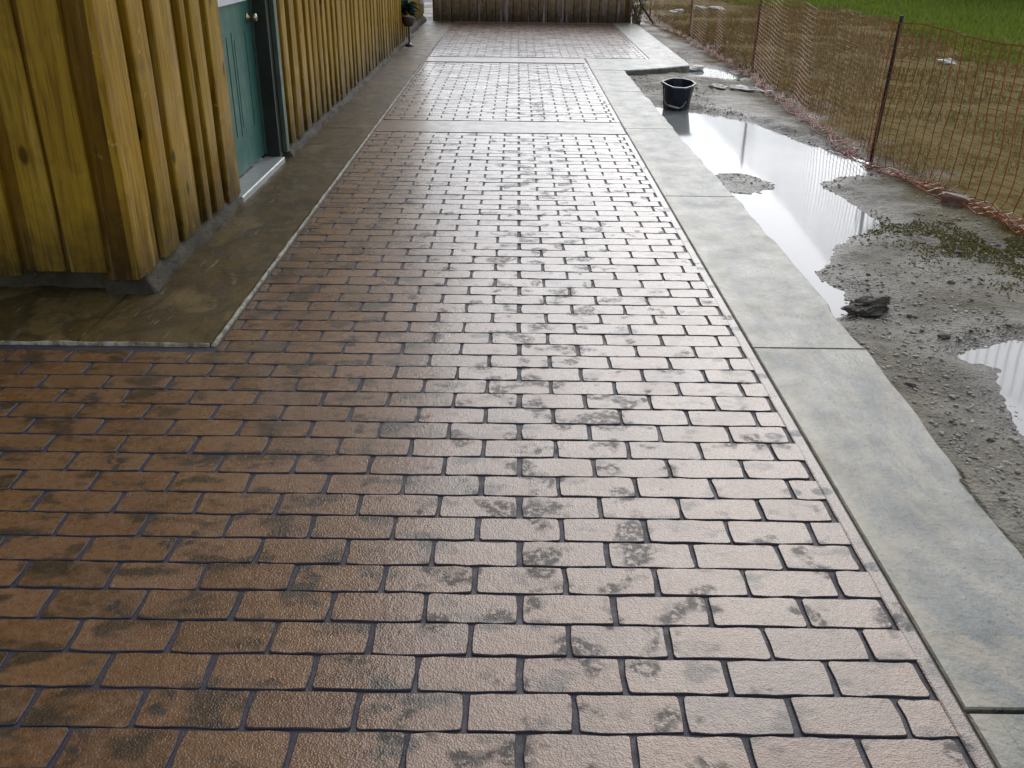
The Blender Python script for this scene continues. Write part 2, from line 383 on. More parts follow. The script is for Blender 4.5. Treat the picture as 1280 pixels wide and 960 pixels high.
def ground_z(px, py):
    px = np.asarray(px, float); py = np.asarray(py, float)
    z = -0.055 + .050*sstep(4.0, 2.6, py)*sstep(1.85, 1.3, px)
    z = z + .060*fbm(px*1.4, py*1.4, 3, 3) + .016*fbm(px*7, py*7, 9, 3)*2 + .008*fbm(px*28, py*28, 21, 2)*2
    z = np.maximum(z, WATER_Z + .009 + .012*fbm(px*9, py*9, 33, 3))
    for P, dep in ((PUD, .05), (PUD2, .04), (PUD3, .035)):
        sd = poly_sd(px, py, P) - .065 + .10*fbm(px*3.2, py*3.2, 5, 4) + .05*fbm(px*14, py*14, 55, 3) + .03*fbm(px*45, py*45, 56, 2)
        z = np.where(sd < .10, z*sstep(-.02, .10, sd) + (WATER_Z+.004 + .010*fbm(px*32, py*32, 58, 3) - dep*sstep(0, -.18, sd))*(1-sstep(-.02, .10, sd)), z)
    isl = np.hypot((px-1.50)/.19, (py-6.12)/.25) + .5*fbm(px*9, py*9, 71, 3)
    z = np.where(isl < 1.15, np.maximum(z, WATER_Z + .022*(1.1-isl) + .016*fbm(px*26, py*26, 8, 3)), z)
    lawn = sstep(2.55, 3.0, px); z = z*(1-lawn) + lawn*(-.035 + .05*fbm(px*.8, py*.8, 4, 3) + .03*fbm(px*5, py*5, 6, 3)) + .012*np.clip(px-3, 0, 60)*0
    far = sstep(30, 60, np.hypot(px, py)); z = z*(1-far) - .05*far
    # below the slabs
    slab = (px < np.interp(py, [0, 1.9, 3, 5, 6.8, 11.0, 11.01, 11.5, 11.9, 18], [1.27, 1.28, 1.31, 1.30, 1.26, 1.21, 1.21, 1.85, 2.03, 2.03])) & (py < 17.6) & (px > -9)
    return np.where(slab, -.16, z)
def axis(segs):
    a = []
    for (p, q, st) in segs: a += list(np.arange(p, q-1e-6, st))
    return np.array(a + [segs[-1][1]])
gx = axis([(-400, -40, 60), (-40, -8, 8), (-8, 1.1, .9), (1.1, 3.3, .019), (3.3, 6, .06), (6, 14, .3), (14, 40, 3), (40, 400, 60)])
gy = axis([(-200, -20, 30), (-20, 0, 4), (0, 1.6, .2), (1.6, 7, .022), (7, 12.5, .035), (12.5, 20, .08), (20, 32, .35), (32, 80, 6), (80, 800, 90)])
GX, GY = np.meshgrid(gx, gy); GZ = ground_z(GX, GY)
nx, ny = len(gx), len(gy)
V = np.stack([GX.ravel(), GY.ravel(), GZ.ravel()], 1)
ii = (np.arange(ny-1)[:, None]*nx + np.arange(nx-1)[None, :]).ravel()
Fq = np.stack([ii, ii+1, ii+1+nx, ii+nx], 1)
me = bpy.data.meshes.new('ground'); me.from_pydata(V.tolist(), [], Fq.tolist()); me.materials.append(MT['ground'])
me.polygons.foreach_set('use_smooth', [True]*len(me.polygons))
wet = np.zeros(GX.shape)
for P in (PUD, PUD2, PUD3): wet = np.maximum(wet, sstep(.34, .0, poly_sd(GX, GY, P) + .22*fbm(GX*2.6, GY*2.6, 5, 4)))
at = me.attributes.new('wet', 'FLOAT', 'POINT'); at.data.foreach_set('value', wet.ravel().astype(np.float32))
ground = tag(link('ground', me), kind='structure')

def puddle(P, label, z):
    (x0, y0), (x1, y1) = P.min(0)-.10, P.max(0)+.12; mb = MB()
    mb.add([(x0, y0, z), (x1, y0, z), (x1, y1, z), (x0, y1, z)], [(0, 1, 2, 3)])       # a level sheet, the mud gives it its shore
    return tag(mb.build('puddle', MT['water']), label, 'puddle', kind='structure')
puddle(PUD, 'long muddy puddle lying against the concrete border', WATER_Z)
puddle(PUD2, 'small puddle at the right picture edge beside the border', WATER_Z+.0005)
puddle(PUD3, 'shallow puddle by the rounded slab corner', WATER_Z-.002)

# ------------------------------------------------------------------ brick pavement
def brick_mesh_data(x0, x1, y0, y1, seed, dz=0.0, r=.0075):
    rg = random.Random(seed); w_, d_ = x1-x0, y1-y0; r = min(r, w_*.3, d_*.3)
    j = lambda a=.0018: rg.uniform(-a, a)*1.35
    out = []
    for (cx, cy, a0) in ((x0+r, y0+r, 180), (x1-r, y0+r, 270), (x1-r, y1-r, 0), (x0+r, y1-r, 90)):
        rr = r*rg.uniform(.65, 1.2)
        for a in (0, 45, 90):
            an = rad(a0+a); out.append((cx+rr*math.cos(an)+j(.0008), cy+rr*math.sin(an)+j(.0008)))
        if a0 in (270, 90) and w_ > 0:
            pass
        ex = {180: (1, 0), 270: (0, 1), 0: (-1, 0), 90: (0, -1)}[a0]
        L_ = (w_ if ex[0] else d_) - 2*r
        k = 4 if ex[0] and w_ > .12 else (2 if ex[0] else 1)
        for q in range(1, k+1):
            t = q/(k+1)*L_
            sx, sy = {180: (x0+r, y0), 270: (x1, y0+r), 0: (x1-r, y1), 90: (x0, y1-r)}[a0]
            out.append((sx+ex[0]*t+(j() if not ex[0] else 0), sy+ex[1]*t+(j() if ex[0] else 0)))
    cx, cy = (x0+x1)/2, (y0+y1)/2; n = len(out)
    tl = [rg.uniform(-.006, .006), rg.uniform(-.010, .010)]
    def ring(ins, z):
        o = []
        for (x, y) in out:
            dx, dy = cx-x, cy-y; lx, ly = w_/2, d_/2
            o.append((x+ins*np.sign(dx)*min(1, abs(dx)/max(lx-r, 1e-4)), y+ins*np.sign(dy)*min(1, abs(dy)/max(ly-r, 1e-4)),
                      z + (0 if z < -.008 else (x-cx)*tl[0]+(y-cy)*tl[1])))
        return o
    v = ring(-.0015, -.012) + ring(.0004, -.0012+dz) + ring(.0018, dz)
    f = []
    for k in range(2):
        for i in range(n):
            q = (i+1) % n; f.append((k*n+i, k*n+q, (k+1)*n+q, (k+1)*n+i))
    f.append(tuple(range(2*n, 3*n)))
    return v, f

pav = MB()
pav.box(X_LEFT-.3, .83, .3, Y_END, -.14, -.0050)                               # joint-level bed
pav.box(.83, 1.70, 11.75, Y_END, -.14, -.0050)
pavement = tag(pav.build('brick_pavement', MT['joint']), kind='structure')
pavement['label'] = 'wet brick stamped concrete path running away beside the house'
bb = MB()
for ya in np.arange(.3, 11.6, .5):                                              # bed up to the slightly bent right edge
    yb = min(ya+.5, 11.75)
    bb.add([(.83, ya, -.0050), (xr(ya)+.008, ya, -.0050), (xr(yb)+.008, yb, -.0050), (.83, yb, -.0050),
            (.83, ya, -.14), (xr(ya)+.008, ya, -.14), (xr(yb)+.008, yb, -.14), (.83, yb, -.14)], [(0, 1, 2, 3), (1, 5, 6, 2)])
bb.build('joint_bed', MT['joint'], pavement)

JX, JY = .0090, .0058
bricks = []                 # (x0,x1,y0,y1)
def row_bricks(y0, y1, a, xl, xright, wide=True):
    """one course: a = 0/1 bond offset"""
    off = X0J + (BL/2 if a else 0); k0 = math.floor((xl-off)/BL)-1
    k = k0
    while True:
        xa, xb = off+k*BL, off+(k+1)*BL; k += 1
        if xb <= xl+.02: continue
        if xa >= xright-.05: break
        ja = .014 if abs(xa-X0J) < .01 else JX; jb = .014 if abs(xb-X0J) < .01 else JX
        p0, p1 = xa+ja/2, xb-jb/2
        last = False
        if -.035 < xright-xb < .05: p1 = xright-.049; last = True           # closed by a groove before the plain margin
        if p0 < xl+.004: p0 = xl+.004
        if p1 > xright-.030: p1 = xright-.028                                # runs on into the plain margin
        if p1-p0 < .02: continue
        bricks.append((p0, p1, y0+JY/2, y1-JY/2))
        if last: break
for (ya, yb, shift) in ((.60, 7.30, 0), (7.80, 11.68, .03), (12.18, 17.22, -.04)):
    n0 = math.ceil((ya-Y0R)/BR)
    k = n0
    while Y0R+(k+1)*BR <= yb+.02:
        y0 = Y0R+k*BR; y1 = y0+BR
        xl = XL+.012 if y1 > 3.16 else X_LEFT
        xrt = xr((y0+y1)/2) if ya < 12 else 1.66
        row_bricks(y0, y1, (k+1) % 2, xl, xrt); k += 1
# individual bricks: the 300 that show largest
def area(b):
    P = [proj((x, y, 0)) for (x, y) in ((b[0], b[2]), (b[1], b[2]), (b[1], b[3]), (b[0], b[3]))]
    if any(p[2] < .2 for p in P): return 0
    c = [(min(max(p[0], 0), 1280), min(max(p[1], 0), 960)) for p in P]
    return abs(sum(c[i][0]*c[(i+1) % 4][1]-c[(i+1) % 4][0]*c[i][1] for i in range(4)))/2
order = sorted(range(len(bricks)), key=lambda i: -area(bricks[i]))
near = set(order[:300])
variants = {}
rest = MB()
for i, b in enumerate(bricks):
    w_, d_ = b[1]-b[0], b[3]-b[2]; cx, cy = (b[0]+b[1])/2, (b[2]+b[3])/2
    dz = random.uniform(-.0012, .0012)
    if i in near:
        full = w_ > .18
        key = (round(w_, 3), round(d_, 3), random.randrange(8) if full else i)
        if key not in variants:
            v, f = brick_mesh_data(-w_/2, w_/2, -d_/2, d_/2, hash(key) & 0xffff)
            mb = MB(); mb.add(v, f); variants[key] = mb.mesh('brick', MT['brick'], False, MT['joint'])
        o = link('brick', variants[key], pavement, (cx+random.uniform(-.0012, .0012), cy+random.uniform(-.0008, .0008), dz)); o.rotation_euler.z = random.uniform(-.006, .006)
    else:
        v, f = brick_mesh_data(*b, i*7+1, dz); rest.add(v, f)
tag(link('brick_courses', rest.mesh('brick_courses', MT['brick'], False, MT['joint']), pavement), kind='stuff')
def margin_strip(ya, yb, fr):
    ys = np.arange(ya, yb+1e-6, .03); R_ = []
    for y in ys:
        q = fr(y); wv = .0035*float(fbm(np.array(y*11), np.array(1.5), 88, 3)); a, z = q-.036+wv, .0016
        R_.append([(a-.0015, y, -.012), (a, y, z-.0015), (a+.004, y, z), (q-.004, y, z), (q-.0006, y, z-.002), (q-.0006, y, -.012)])
    mb = MB(); mb.loft(R_); mb.build('edge_margin', MT['brick'], pavement, False)
margin_strip(.62, 7.30, xr); margin_strip(7.81, 11.68, xr); margin_strip(12.18, 17.22, lambda y: 1.661)
def smooth_band(x0, x1, y0, y1):
    mb = MB(); mb.box(x0, x1, y0, y1, -.0125, .0004, .004); mb.build('smooth_band', MT['margin'], pavement)
smooth_band(XL+.012, xr(7.5)-.004, 7.315, 7.80)
smooth_band(XL+.012, .846, 11.70, 12.17)
smooth_band(XL+.012, 1.66, 17.24, Y_END)

# ------------------------------------------------------------------ pale concrete border on the right
def slab_strip(outline, z_top, z_bot, name, mat, parent, bev=.012):
    """closed prism from a plan outline with an eased top edge"""
    P = [Vector((x, y, 0)) for x, y in outline]; n = len(P); ins = []
    for i in range(n):
        a, b, c = P[i-1], P[i], P[(i+1) % n]
        e1, e2 = (b-a).normalized(), (c-b).normalized(); nn = Vector((-e1.y-e2.y, e1.x+e2.x, 0))
        nn = nn.normalized() if nn.length > 1e-6 else Vector((-e1.y, e1.x, 0)); ins.append(b+nn*bev)
    mb = MB()
    mb.add([(*p.xy, z_bot) for p in P] + [(*p.xy, z_top-bev*.8) for p in P] + [(*p.xy, z_top) for p in ins],
           [(i, (i+1) % n, n+(i+1) % n, n+i) for i in range(n)] + [(n+i, n+(i+1) % n, 2*n+(i+1) % n, 2*n+i) for i in range(n)] + [tuple(range(2*n, 3*n))])
    return mb.build(name, mat, parent)
border = tag(empty('concrete_border', (1.1, 6, 0)), kind='structure')
border.location = (0, 0, 0)
border['label'] = 'pale textured concrete border along the right side of the brick path'
cuts = [.3, 1.384, 3.19, 5.43, 7.55, 9.5, 11.07]
for k in range(len(cuts)-1):
    a, b = cuts[k]+.003, cuts[k+1]-.003
    if k == 0: b -= .006
    ys = np.linspace(a, b, 44)
    wob = [.013*float(fbm(np.array(y*5.1), np.array(2.0), 77, 4))*3 for y in ys]
    out = [(xr(y)+.006, y) for y in ys[::-1]]
    out = out + [(xo(y)+wob[i], y) for i, y in enumerate(ys)]
    out = [(xr(y)+.006, y) for y in reversed(ys)] + [(xo(y)+wob[i], y) for i, y in enumerate(ys)]
    slab_strip(out, .002, -.16, 'concrete_panel', MT['border'], border, .005)
# widened far slab with its rounded corner
arc = [(1.86+.24*math.sin(t), 11.74-.24*math.cos(t)) for t in np.linspace(.25, 1.5, 8)]
cor = [(.855, 11.076), (1.245, 11.076), (1.45, 11.17), (1.72, 11.33)] + arc[1:] + [(2.10, 12.6)] + [(2.10, Y_END-.15), (1.98, Y_END+.1), (1.665, Y_END+.1), (1.665, 12.175), (.855, 12.175)]
slab_strip(cor, .003, -.16, 'concrete_panel', MT['border'], border, .012)

# ------------------------------------------------------------------ walkway round the house
walk = tag(empty('concrete_walkway'), kind='structure')
walk['label'] = 'dark wet concrete walkway along the foot of the yellow house'
def grid_slab(x0, x1, y0, y1, step, zf, name, mat, parent, zb=-.12):
    xs = np.linspace(x0, x1, max(2, int((x1-x0)/step)+1)); ys = np.linspace(y0, y1, max(2, int((y1-y0)/step)+1))
    A, B = np.meshgrid(xs, ys); Z = zf(A, B); nx_, ny_ = len(xs), len(ys); mb = MB()
    v = np.stack([A.ravel(), B.ravel(), Z.ravel()], 1).tolist()
    f = [(j*nx_+i, j*nx_+i+1, (j+1)*nx_+i+1, (j+1)*nx_+i) for j in range(ny_-1) for i in range(nx_-1)]
    rim = [i for i in range(nx_)] + [j*nx_+nx_-1 for j in range(1, ny_)] + [(ny_-1)*nx_+i for i in range(nx_-2, -1, -1)] + [j*nx_ for j in range(ny_-2, 0, -1)]
    n0 = len(v); m = len(rim); v += [(v[i][0], v[i][1], zb) for i in rim] + [tuple(v[i]) for i in rim]
    f += [(n0+i, n0+(i+1) % m, n0+m+(i+1) % m, n0+m+i) for i in range(m)]
    mb.add(v, f); return mb.build(name, mat, parent, True)
wz = lambda a, b: .004 + .010*fbm(a*5, b*5, 41, 4)
wcuts = [3.16, 7.4, 11.9, Y_END]
for k in range(3):
    grid_slab(-1.64, XL-.016, wcuts[k]+.003, wcuts[k+1]-.003, .06, wz, 'walkway_slab', MT['walk'], walk)
grid_slab(-3.7, -1.647, 3.16, 3.80, .06, wz, 'walkway_slab', MT['walk'], walk)
def lip(p, q, wd, name='edge_lip'):
    p, q = np.array(p), np.array(q); L_ = np.linalg.norm(q-p); t = (q-p)/L_; nrm = np.array([-t[1], t[0]]); n = int(L_/.035); R_ = []
    for i in range(n+1):
        c = p+t*L_*i/n; s = i*.35
        w_ = wd*(.75+.9*float(fbm(np.array(s), np.array(p[0]*3), 91, 3))); z = .009+.010*float(fbm(np.array(s*1.3), np.array(5.0), 17, 3))
        w_ = max(w_, .004)
        R_.append([(*(c-nrm*w_), -.03), (*(c-nrm*w_), z-.004), (*(c-nrm*w_*.5), z), (*(c+nrm*w_*.5), z), (*(c+nrm*w_), z-.004), (*(c+nrm*w_), -.03)])
    mb = MB(); mb.loft(R_); return mb.build(name, MT['lip'], walk, True)
lip((XL-.004, 3.15), (XL-.004, Y_END-1.6), .010)
lip((-3.6, 3.151), (XL-.02, 3.151), .008)

# ------------------------------------------------------------------ the house
house = tag(empty('wooden_house', (-1.6, 3.62, 0)), 'yellow stained wooden house with vertical board siding and teal door', 'house')
house.location = (0, 0, 0)
XW, YW, HW = -1.575, 3.645, 3.3          # recessed siding plane (side wall X, front wall Y), height
DY0, DY1 = 5.17, 6.24                     # door opening
Z0 = .095
def board(name, parent, mat, along, c0, c1, face, back, z0, z1, seed, wob=.006):
    """vertical plank; along='y' lies on the side wall (faces +X), along='x' on the front wall (faces -Y)"""
    rg = random.Random(seed); n = 12; R_ = []; th = abs(face-back); b = min(.006, th*.3)
    w0 = [rg.uniform(-1, 1) for _ in range(4)]
    for i in range(n+1):
        z = z0+(z1-z0)*i/n
        e0 = wob*(w0[0]*math.sin(z*2.3+w0[1]*3)+.5*rg.uniform(-1, 1)*(0 if i in (0, n) else 1)); e1 = wob*(w0[2]*math.sin(z*1.9+w0[3]*3)+.5*rg.uniform(-1, 1))
        a, c = c0+e0, c1+e1; m = (a+c)/2; fz = .002*math.sin(z*3+w0[0]*5)
        prof = [(a, 0), (a, th-b), (a+b, th), (m, th+.0025+fz), (c-b, th), (c, th-b), (c, 0)]
        if along == 'y': R_.append([(back+t, s, z) for s, t in prof])
        else: R_.append([(s, back-t, z) for s, t in prof])
    mb = MB(); mb.loft(R_ if along != 'y' else [list(reversed(r)) for r in R_]); return mb.build(name, mat, parent)
# backing walls (recessed boards, shade of the gaps in their colour)
sw = MB()
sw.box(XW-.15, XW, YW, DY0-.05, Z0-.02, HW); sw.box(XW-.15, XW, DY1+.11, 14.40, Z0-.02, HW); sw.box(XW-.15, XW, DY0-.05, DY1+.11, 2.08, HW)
side = sw.build('side_wall', MT['shade_wood'], house)
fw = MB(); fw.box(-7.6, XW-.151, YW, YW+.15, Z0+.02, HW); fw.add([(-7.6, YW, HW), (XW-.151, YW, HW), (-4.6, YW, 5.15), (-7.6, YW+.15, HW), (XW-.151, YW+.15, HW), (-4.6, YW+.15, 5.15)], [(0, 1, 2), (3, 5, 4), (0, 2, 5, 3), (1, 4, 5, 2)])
front = fw.build('front_wall', MT['shade_wood'], house)
near_boards = [(3.590, 3.815), (3.905, 4.085), (4.165, 4.405), (4.505, 4.590), (4.665, 4.805), (4.895, 5.115)]
for k, (a, b) in enumerate(near_boards):
    board('siding_board', side, MT['wood'], 'y', a, b, XW+.030, XW+.001, Z0-.004*k + random.uniform(-.008, .008), HW-.02, 100+k, .007)
y = DY1+.20; k = 0
while y < 14.2:
    wd = random.choice([.10, .115, .15, .19, .13]); 
    board('siding_board', side, MT['wood'], 'y', y, min(y+wd, 14.38), XW+.028, XW+.001, .072+random.uniform(-.012, .012), HW-.02, 200+k, .005)
    y += wd+random.uniform(.075, .125); k += 1
xs = -1.60; k = 0
for (a, b, th) in [(-1.578, -1.560, .032), (-1.838, -1.690, .030), (-1.995, -1.862, .014), (-2.16, -2.05, .030), (-2.36, -2.22, .03), (-2.6, -2.45, .03), (-2.85, -2.68, .03), (-3.1, -2.93, .03), (-3.4, -3.18, .03)]:
    board('siding_board', front, MT['wood'], 'x', a, b, YW-th, YW-.001, Z0+.015+random.uniform(-.01, .01), HW-.02, 300+k, .009); k += 1
# far lower extension of the side wall
ex = MB(); ex.box(-1.75, -1.66, 14.42, Y_END+.02, .12, HW-.3); ext = ex.build('rear_wall', MT['shade_wood'], house)
y = 14.5; k = 0
while y < Y_END-.1:
    board('siding_board', ext, MT['wood'], 'y', y, y+.17, -1.635, -1.659, .13, HW-.32, 400+k, .004); y += .205; k += 1
# rough foundation under the boards
def foundation(path, zt, parent, seed, lean=.03, ht=.0):
    R_ = []
    P = np.array(path, float); L_ = np.r_[0, np.cumsum(np.hypot(*np.diff(P, axis=0).T))]
    n = int(L_[-1]/.045)
    for i in range(n+1):
        s = L_[-1]*i/n; x, yv = np.interp(s, L_, P[:, 0]), np.interp(s, L_, P[:, 1])
        t = np.array([np.interp(min(s+.02, L_[-1]), L_, P[:, 0])-np.interp(max(s-.02, 0), L_, P[:, 0]), np.interp(min(s+.02, L_[-1]), L_, P[:, 1])-np.interp(max(s-.02, 0), L_, P[:, 1])])
        t /= np.linalg.norm(t); nr = np.array([t[1], -t[0]])
        ring = []
        for q, (o, z) in enumerate([(-.16, -.10), (.02+lean, -.10), (.012+lean, .0), (.004+lean*.7, zt*.45), (-.003+lean*.3, zt*.8), (-.012, zt), (-.16, zt)]):
            d = (.034 if 1 < q < 5 else .004)*float(fbm(np.array(s*9+q*.4), np.array(q*1.1+seed), seed, 4))*2
            ring.append((x+nr[0]*(o+d), yv+nr[1]*(o+d), z+(.012*float(fbm(np.array(s*7), np.array(q*2.0), seed+3, 3)) if q in (3, 4, 5) else 0)))
        R_.append(ring)
    mb = MB(); mb.loft(R_); return mb.build('foundation', MT['found'], parent, True)
foundation([(XW, 3.675), (XW, 5.11)], .10, house, 5, .030)
foundation([(XW, DY1+.12), (XW, 14.42)], .075, house, 6, .03)
foundation([(-1.66, 14.43), (-1.66, Y_END)], .125, house, 8, .05)
foundation([(-7.6, YW+.11), (XW-.03, YW+.11)], .115, house, 7, .0)
# door, recessed
XD = XW-.105
door = MB(); door.box(XD-.045, XD, DY0+.03, DY1-.045, .055, 2.04)
door = door.build('door', MT['door'], house)
def ring_panel(y0, y1, z0, z1):
    mb = MB()
    for (a, b, c, d, t) in ((y0, y1, z0, z0+.018, .0035), (y0, y1, z1-.018, z1, .0035), (y0, y0+.018, z0+.018, z1-.018, .0035), (y1-.018, y1, z0+.018, z1-.018, .0035)):
        mb.box(XD+.0005, XD+t, a, b, c, d)
    mb.box(XD+.0005, XD+.003, y0+.045, y1-.045, z0+.045, z1-.045, .002)
    return mb.build('door_panel', MT['door'], door)
ring_panel(DY0+.16, DY0+.47, .26, .86); ring_panel(DY0+.56, DY0+.87, .26, .86)
wf = MB()
for (a, b, c, d) in ((DY0+.14, DY1-.16, 1.015, 1.06), (DY0+.14, DY1-.16, 1.87, 1.91), (DY0+.14, DY0+.18, 1.06, 1.87), (DY1-.20, DY1-.16, 1.06, 1.87)): wf.box(XD+.0005, XD+.018, a, b, c, d)
wf.build('window_frame', MT['white'], door)
wg = MB(); wg.box(XD+.0005, XD+.006, DY0+.181, DY1-.201, 1.061, 1.869); wg.build('window_pane', MT['glass'], door)
kn = MB(); ky, kz = DY1-.13, .915
kn.tube([(XD+.0005, ky, kz), (XD+.008, ky, kz), (XD+.010, ky, kz), (XD+.03, ky, kz), (XD+.038, ky, kz), (XD+.052, ky, kz), (XD+.062, ky, kz), (XD+.066, ky, kz)], [.030, .030, .014, .012, .022, .027, .022, .008], 14)
kn.build('door_knob', MT['brass'], door, True)
jb = MB()
jb.box(XD-.06, XW-.004, DY1-.044, DY1+.045, .03, 2.08); jb.box(XD-.06, XW-.004, DY0-.045, DY0+.029, .03, 2.08); jb.box(XD-.06, XW-.004, DY0+.0292, DY1-.0442, 2.041, 2.079)
frame = jb.build('door_frame', MT['jamb'], house)
ws = MB(); ws.box(XD+.002, XD+.016, DY1-.052, DY1-.0445, .06, 2.03); ws.build('weather_strip', MT['trim'], frame)
tr = MB(); tr.box(XW-.003, XW+.026, DY1+.046, DY1+.118, .05, 2.10, .003); tr.build('door_trim', MT['trim'], frame)
tr = MB(); tr.box(XW-.003, XW+.014, DY0-.052, DY0-.030, .05, 2.10, .002); tr.build('door_trim', MT['jamb'], frame)
th = MB(); th.box(XD-.005, XW+.028, DY0-.025, DY1-.048, -.02, .040, .006); th.build('threshold', MT['sill'], house)
# eaves and roof above
rf = MB()
rf.loft([[(-4.6, yv, 5.20), (-.92, yv, HW-.12), (-.92, yv, HW-.02), (-4.6, yv, 5.33)] for yv in (3.0, 14.7)])
rf.loft([[(-8.3, yv, HW-.12), (-4.6, yv, 5.20), (-4.6, yv, 5.33), (-8.3, yv, HW-.02)] for yv in (3.0, 14.7)]); roof = rf.build('roof', MT['roof'], house)
fs = MB(); fs.box(-.918, -.89, 3.0, 14.7, HW-.16, HW+.01); fs.build('fascia', MT['trim'], roof)
mbx = MB(); mbx.box(-1.634, -1.56, 16.45, 16.72, .34, .62, .01); mbx.build('meter_box', MT['white'], house)

# ------------------------------------------------------------------ far board fence
ff = tag(empty('wooden_fence', (0, 17.45, 0)), 'brown vertical board fence closing the far end of the path', 'fence'); ff.location = (0, 0, 0)
x = -1.47; k = 0
while x < 1.90:
    wd = random.uniform(.135, .155)
    board('fence_board', ff, MT['fencewood'], 'x', x, min(x+wd, 1.97), 17.475-random.uniform(0, .010), 17.50, -.03+random.uniform(0, .01), .74+random.uniform(-.01, .01), 500+k, .0004)
    x += wd+.009; k += 1
rl = MB(); rl.box(-1.5, 1.98, 17.5005, 17.5025, -.03, .73); rl.build('gap_shade_sheet', MT['shade_wood'], ff)  # dark sheet added behind the boards so their gaps read as shadow
rl = MB(); rl.box(-1.5, 1.98, 17.503, 17.54, .25, .34); rl.build('fence_rail', MT['fencewood'], ff)
rl = MB(); rl.box(-1.5, 1.98, 17.503, 17.54, .58, .67); rl.build('fence_rail', MT['fencewood'], ff)
for px_ in (-1.5, .25, 1.93):
    pm = MB(); pm.box(px_, px_+.09, 17.541, 17.63, -.1, .80, .006); pm.build('fence_post', MT['fencewood'], ff)

# ------------------------------------------------------------------ orange barrier fence
bf = tag(empty('barrier_fence', (2.7, 9, -.05)), 'sagging orange plastic barrier netting hung on thin black steel posts', 'barrier fence'); bf.location = (0, 0, 0)
POSTS = [(3.34, 2.55), (2.61, 6.79), (2.81, 11.5), (2.76, 15.69), (2.50, 18.62)]
def gz(x, y):
    i = min(max(int(np.searchsorted(gx, x))-1, 0), nx-2); j = min(max(int(np.searchsorted(gy, y))-1, 0), ny-2)
    u, v = (x-gx[i])/(gx[i+1]-gx[i]), (y-gy[j])/(gy[j+1]-gy[j])
    return float((GZ[j, i]*(1-u)+GZ[j, i+1]*u)*(1-v)+(GZ[j+1, i]*(1-u)+GZ[j+1, i+1]*u)*v)
for k, (x, y) in enumerate(POSTS):
    z = gz(x, y); h = [1.02, 1.0, 1.05, 1.05, 1.0][k]; lx = [0, .03, .01, .0, 0][k]; mb = MB()
    def post_ring(zz, t, s=.013): return [(x+lx*t+s*a, y+s*b, zz) for a, b in ((-1, -.35), (-.35, -.35), (-.35, -1), (.35, -1), (.35, -.35), (1, -.35), (1, .35), (-1, .35))]
    mb.loft([post_ring(z-.15, 0), post_ring(z+.03, 0), post_ring(z+h, 1), post_ring(z+h+.004, 1, .010)])
    for q in range(12): mb.box(x+lx*q/12-.005, x+lx*q/12+.005, y-.019, y-.0135, z+.08+q*h/13, z+.095+q*h/13)
    mb.build('fence_post', MT['post'], bf)
NR = 34
for k in range(len(POSTS)-1):
    (xa, ya), (xb, yb) = POSTS[k], POSTS[k+1]; L_ = math.hypot(xb-xa, yb-ya); ncol = int(L_/(.088 if k < 2 else .10)); mb = MB()
    dirx, diry = (xb-xa)/L_, (yb-ya)/L_; nxn, nyn = -diry, dirx
    if nxn > 0: nxn, nyn = -nxn, -nyn                    # towards the path
    G = np.zeros((ncol+1, NR+1, 3))
    for i in range(ncol+1):
        t = i/ncol; sag = .085*math.sin(math.pi*t)**.8*(1 if k else .8); bx, by = xa+dirx*L_*t, ya+diry*L_*t
        top = gz(bx, by) + .965 - sag + .012*math.sin(t*23+k)
        lay = .13+.10*float(fbm(np.array(t*9.0), np.array(k*5.0), 61, 3))*2
        for j in range(NR+1):
            s = j/NR*1.36                                # length down the net
            hang = 1-sag*.4
            wave = .018*math.sin(t*L_*3.1+s*2.2+k)*min(1, s*2) + .03*float(fbm(np.array(t*L_*1.7), np.array(s*2.5), 63, 2))
            ux = dirx*.03*float(fbm(np.array(t*L_*1.1), np.array(s*3.0+9), 64, 2))*2; uy = diry*.06*float(fbm(np.array(t*L_*1.1), np.array(s*3.0+9), 64, 2))*2
            drop = top-s
            flo = gz(bx, by)+.012
            if drop > flo+.02: z = drop; o = .012+wave + .05*max(0, s-.55)**1.2
            else:
                ov = s-(top-flo-.02); tri = abs(((ov/.15)+1) % 2-1)*.15; o = .035+wave*.6+(tri if ov < .30 else ov-.30)*(.75+.5*lay)+.02*math.sin(t*L_*13+j); px_, py_ = bx+nxn*o, by+nyn*o
                z = gz(px_, py_)+.012+.030*abs(math.sin(t*L_*9+j*1.3))*float(vnoise(np.array(t*L_*8), np.array(j*.7), 66))
            G[i, j] = (bx+nxn*o+ux, by+nyn*o+uy, z)
    for i in range(ncol+1):
        for j in range(NR+1):
            p = Vector(G[i, j])
            if j < NR:
                q = Vector(G[i, j+1]); d = Vector((dirx, diry, 0))*.0034; n_ = Vector((nxn, nyn, 0))*.0016
                mb.add([p-d-n_, p+d-n_, p+d+n_, p-d+n_, q-d-n_, q+d-n_, q+d+n_, q-d+n_], [(0, 4, 5, 1), (1, 5, 6, 2), (2, 6, 7, 3), (3, 7, 4, 0)])
            if i < ncol:
                q = Vector(G[i+1, j]); hh = .0035 if j in (0, NR) else .0016; d = Vector((0, 0, hh)); n_ = Vector((nxn, nyn, .2))*.0014
                mb.add([p-d-n_, p-d+n_, p+d+n_, p+d-n_, q-d-n_, q-d+n_, q+d+n_, q+d-n_], [(0, 4, 5, 1), (1, 5, 6, 2), (2, 6, 7, 3), (3, 7, 4, 0)])
    mb.build('netting', MT['netting'], bf)

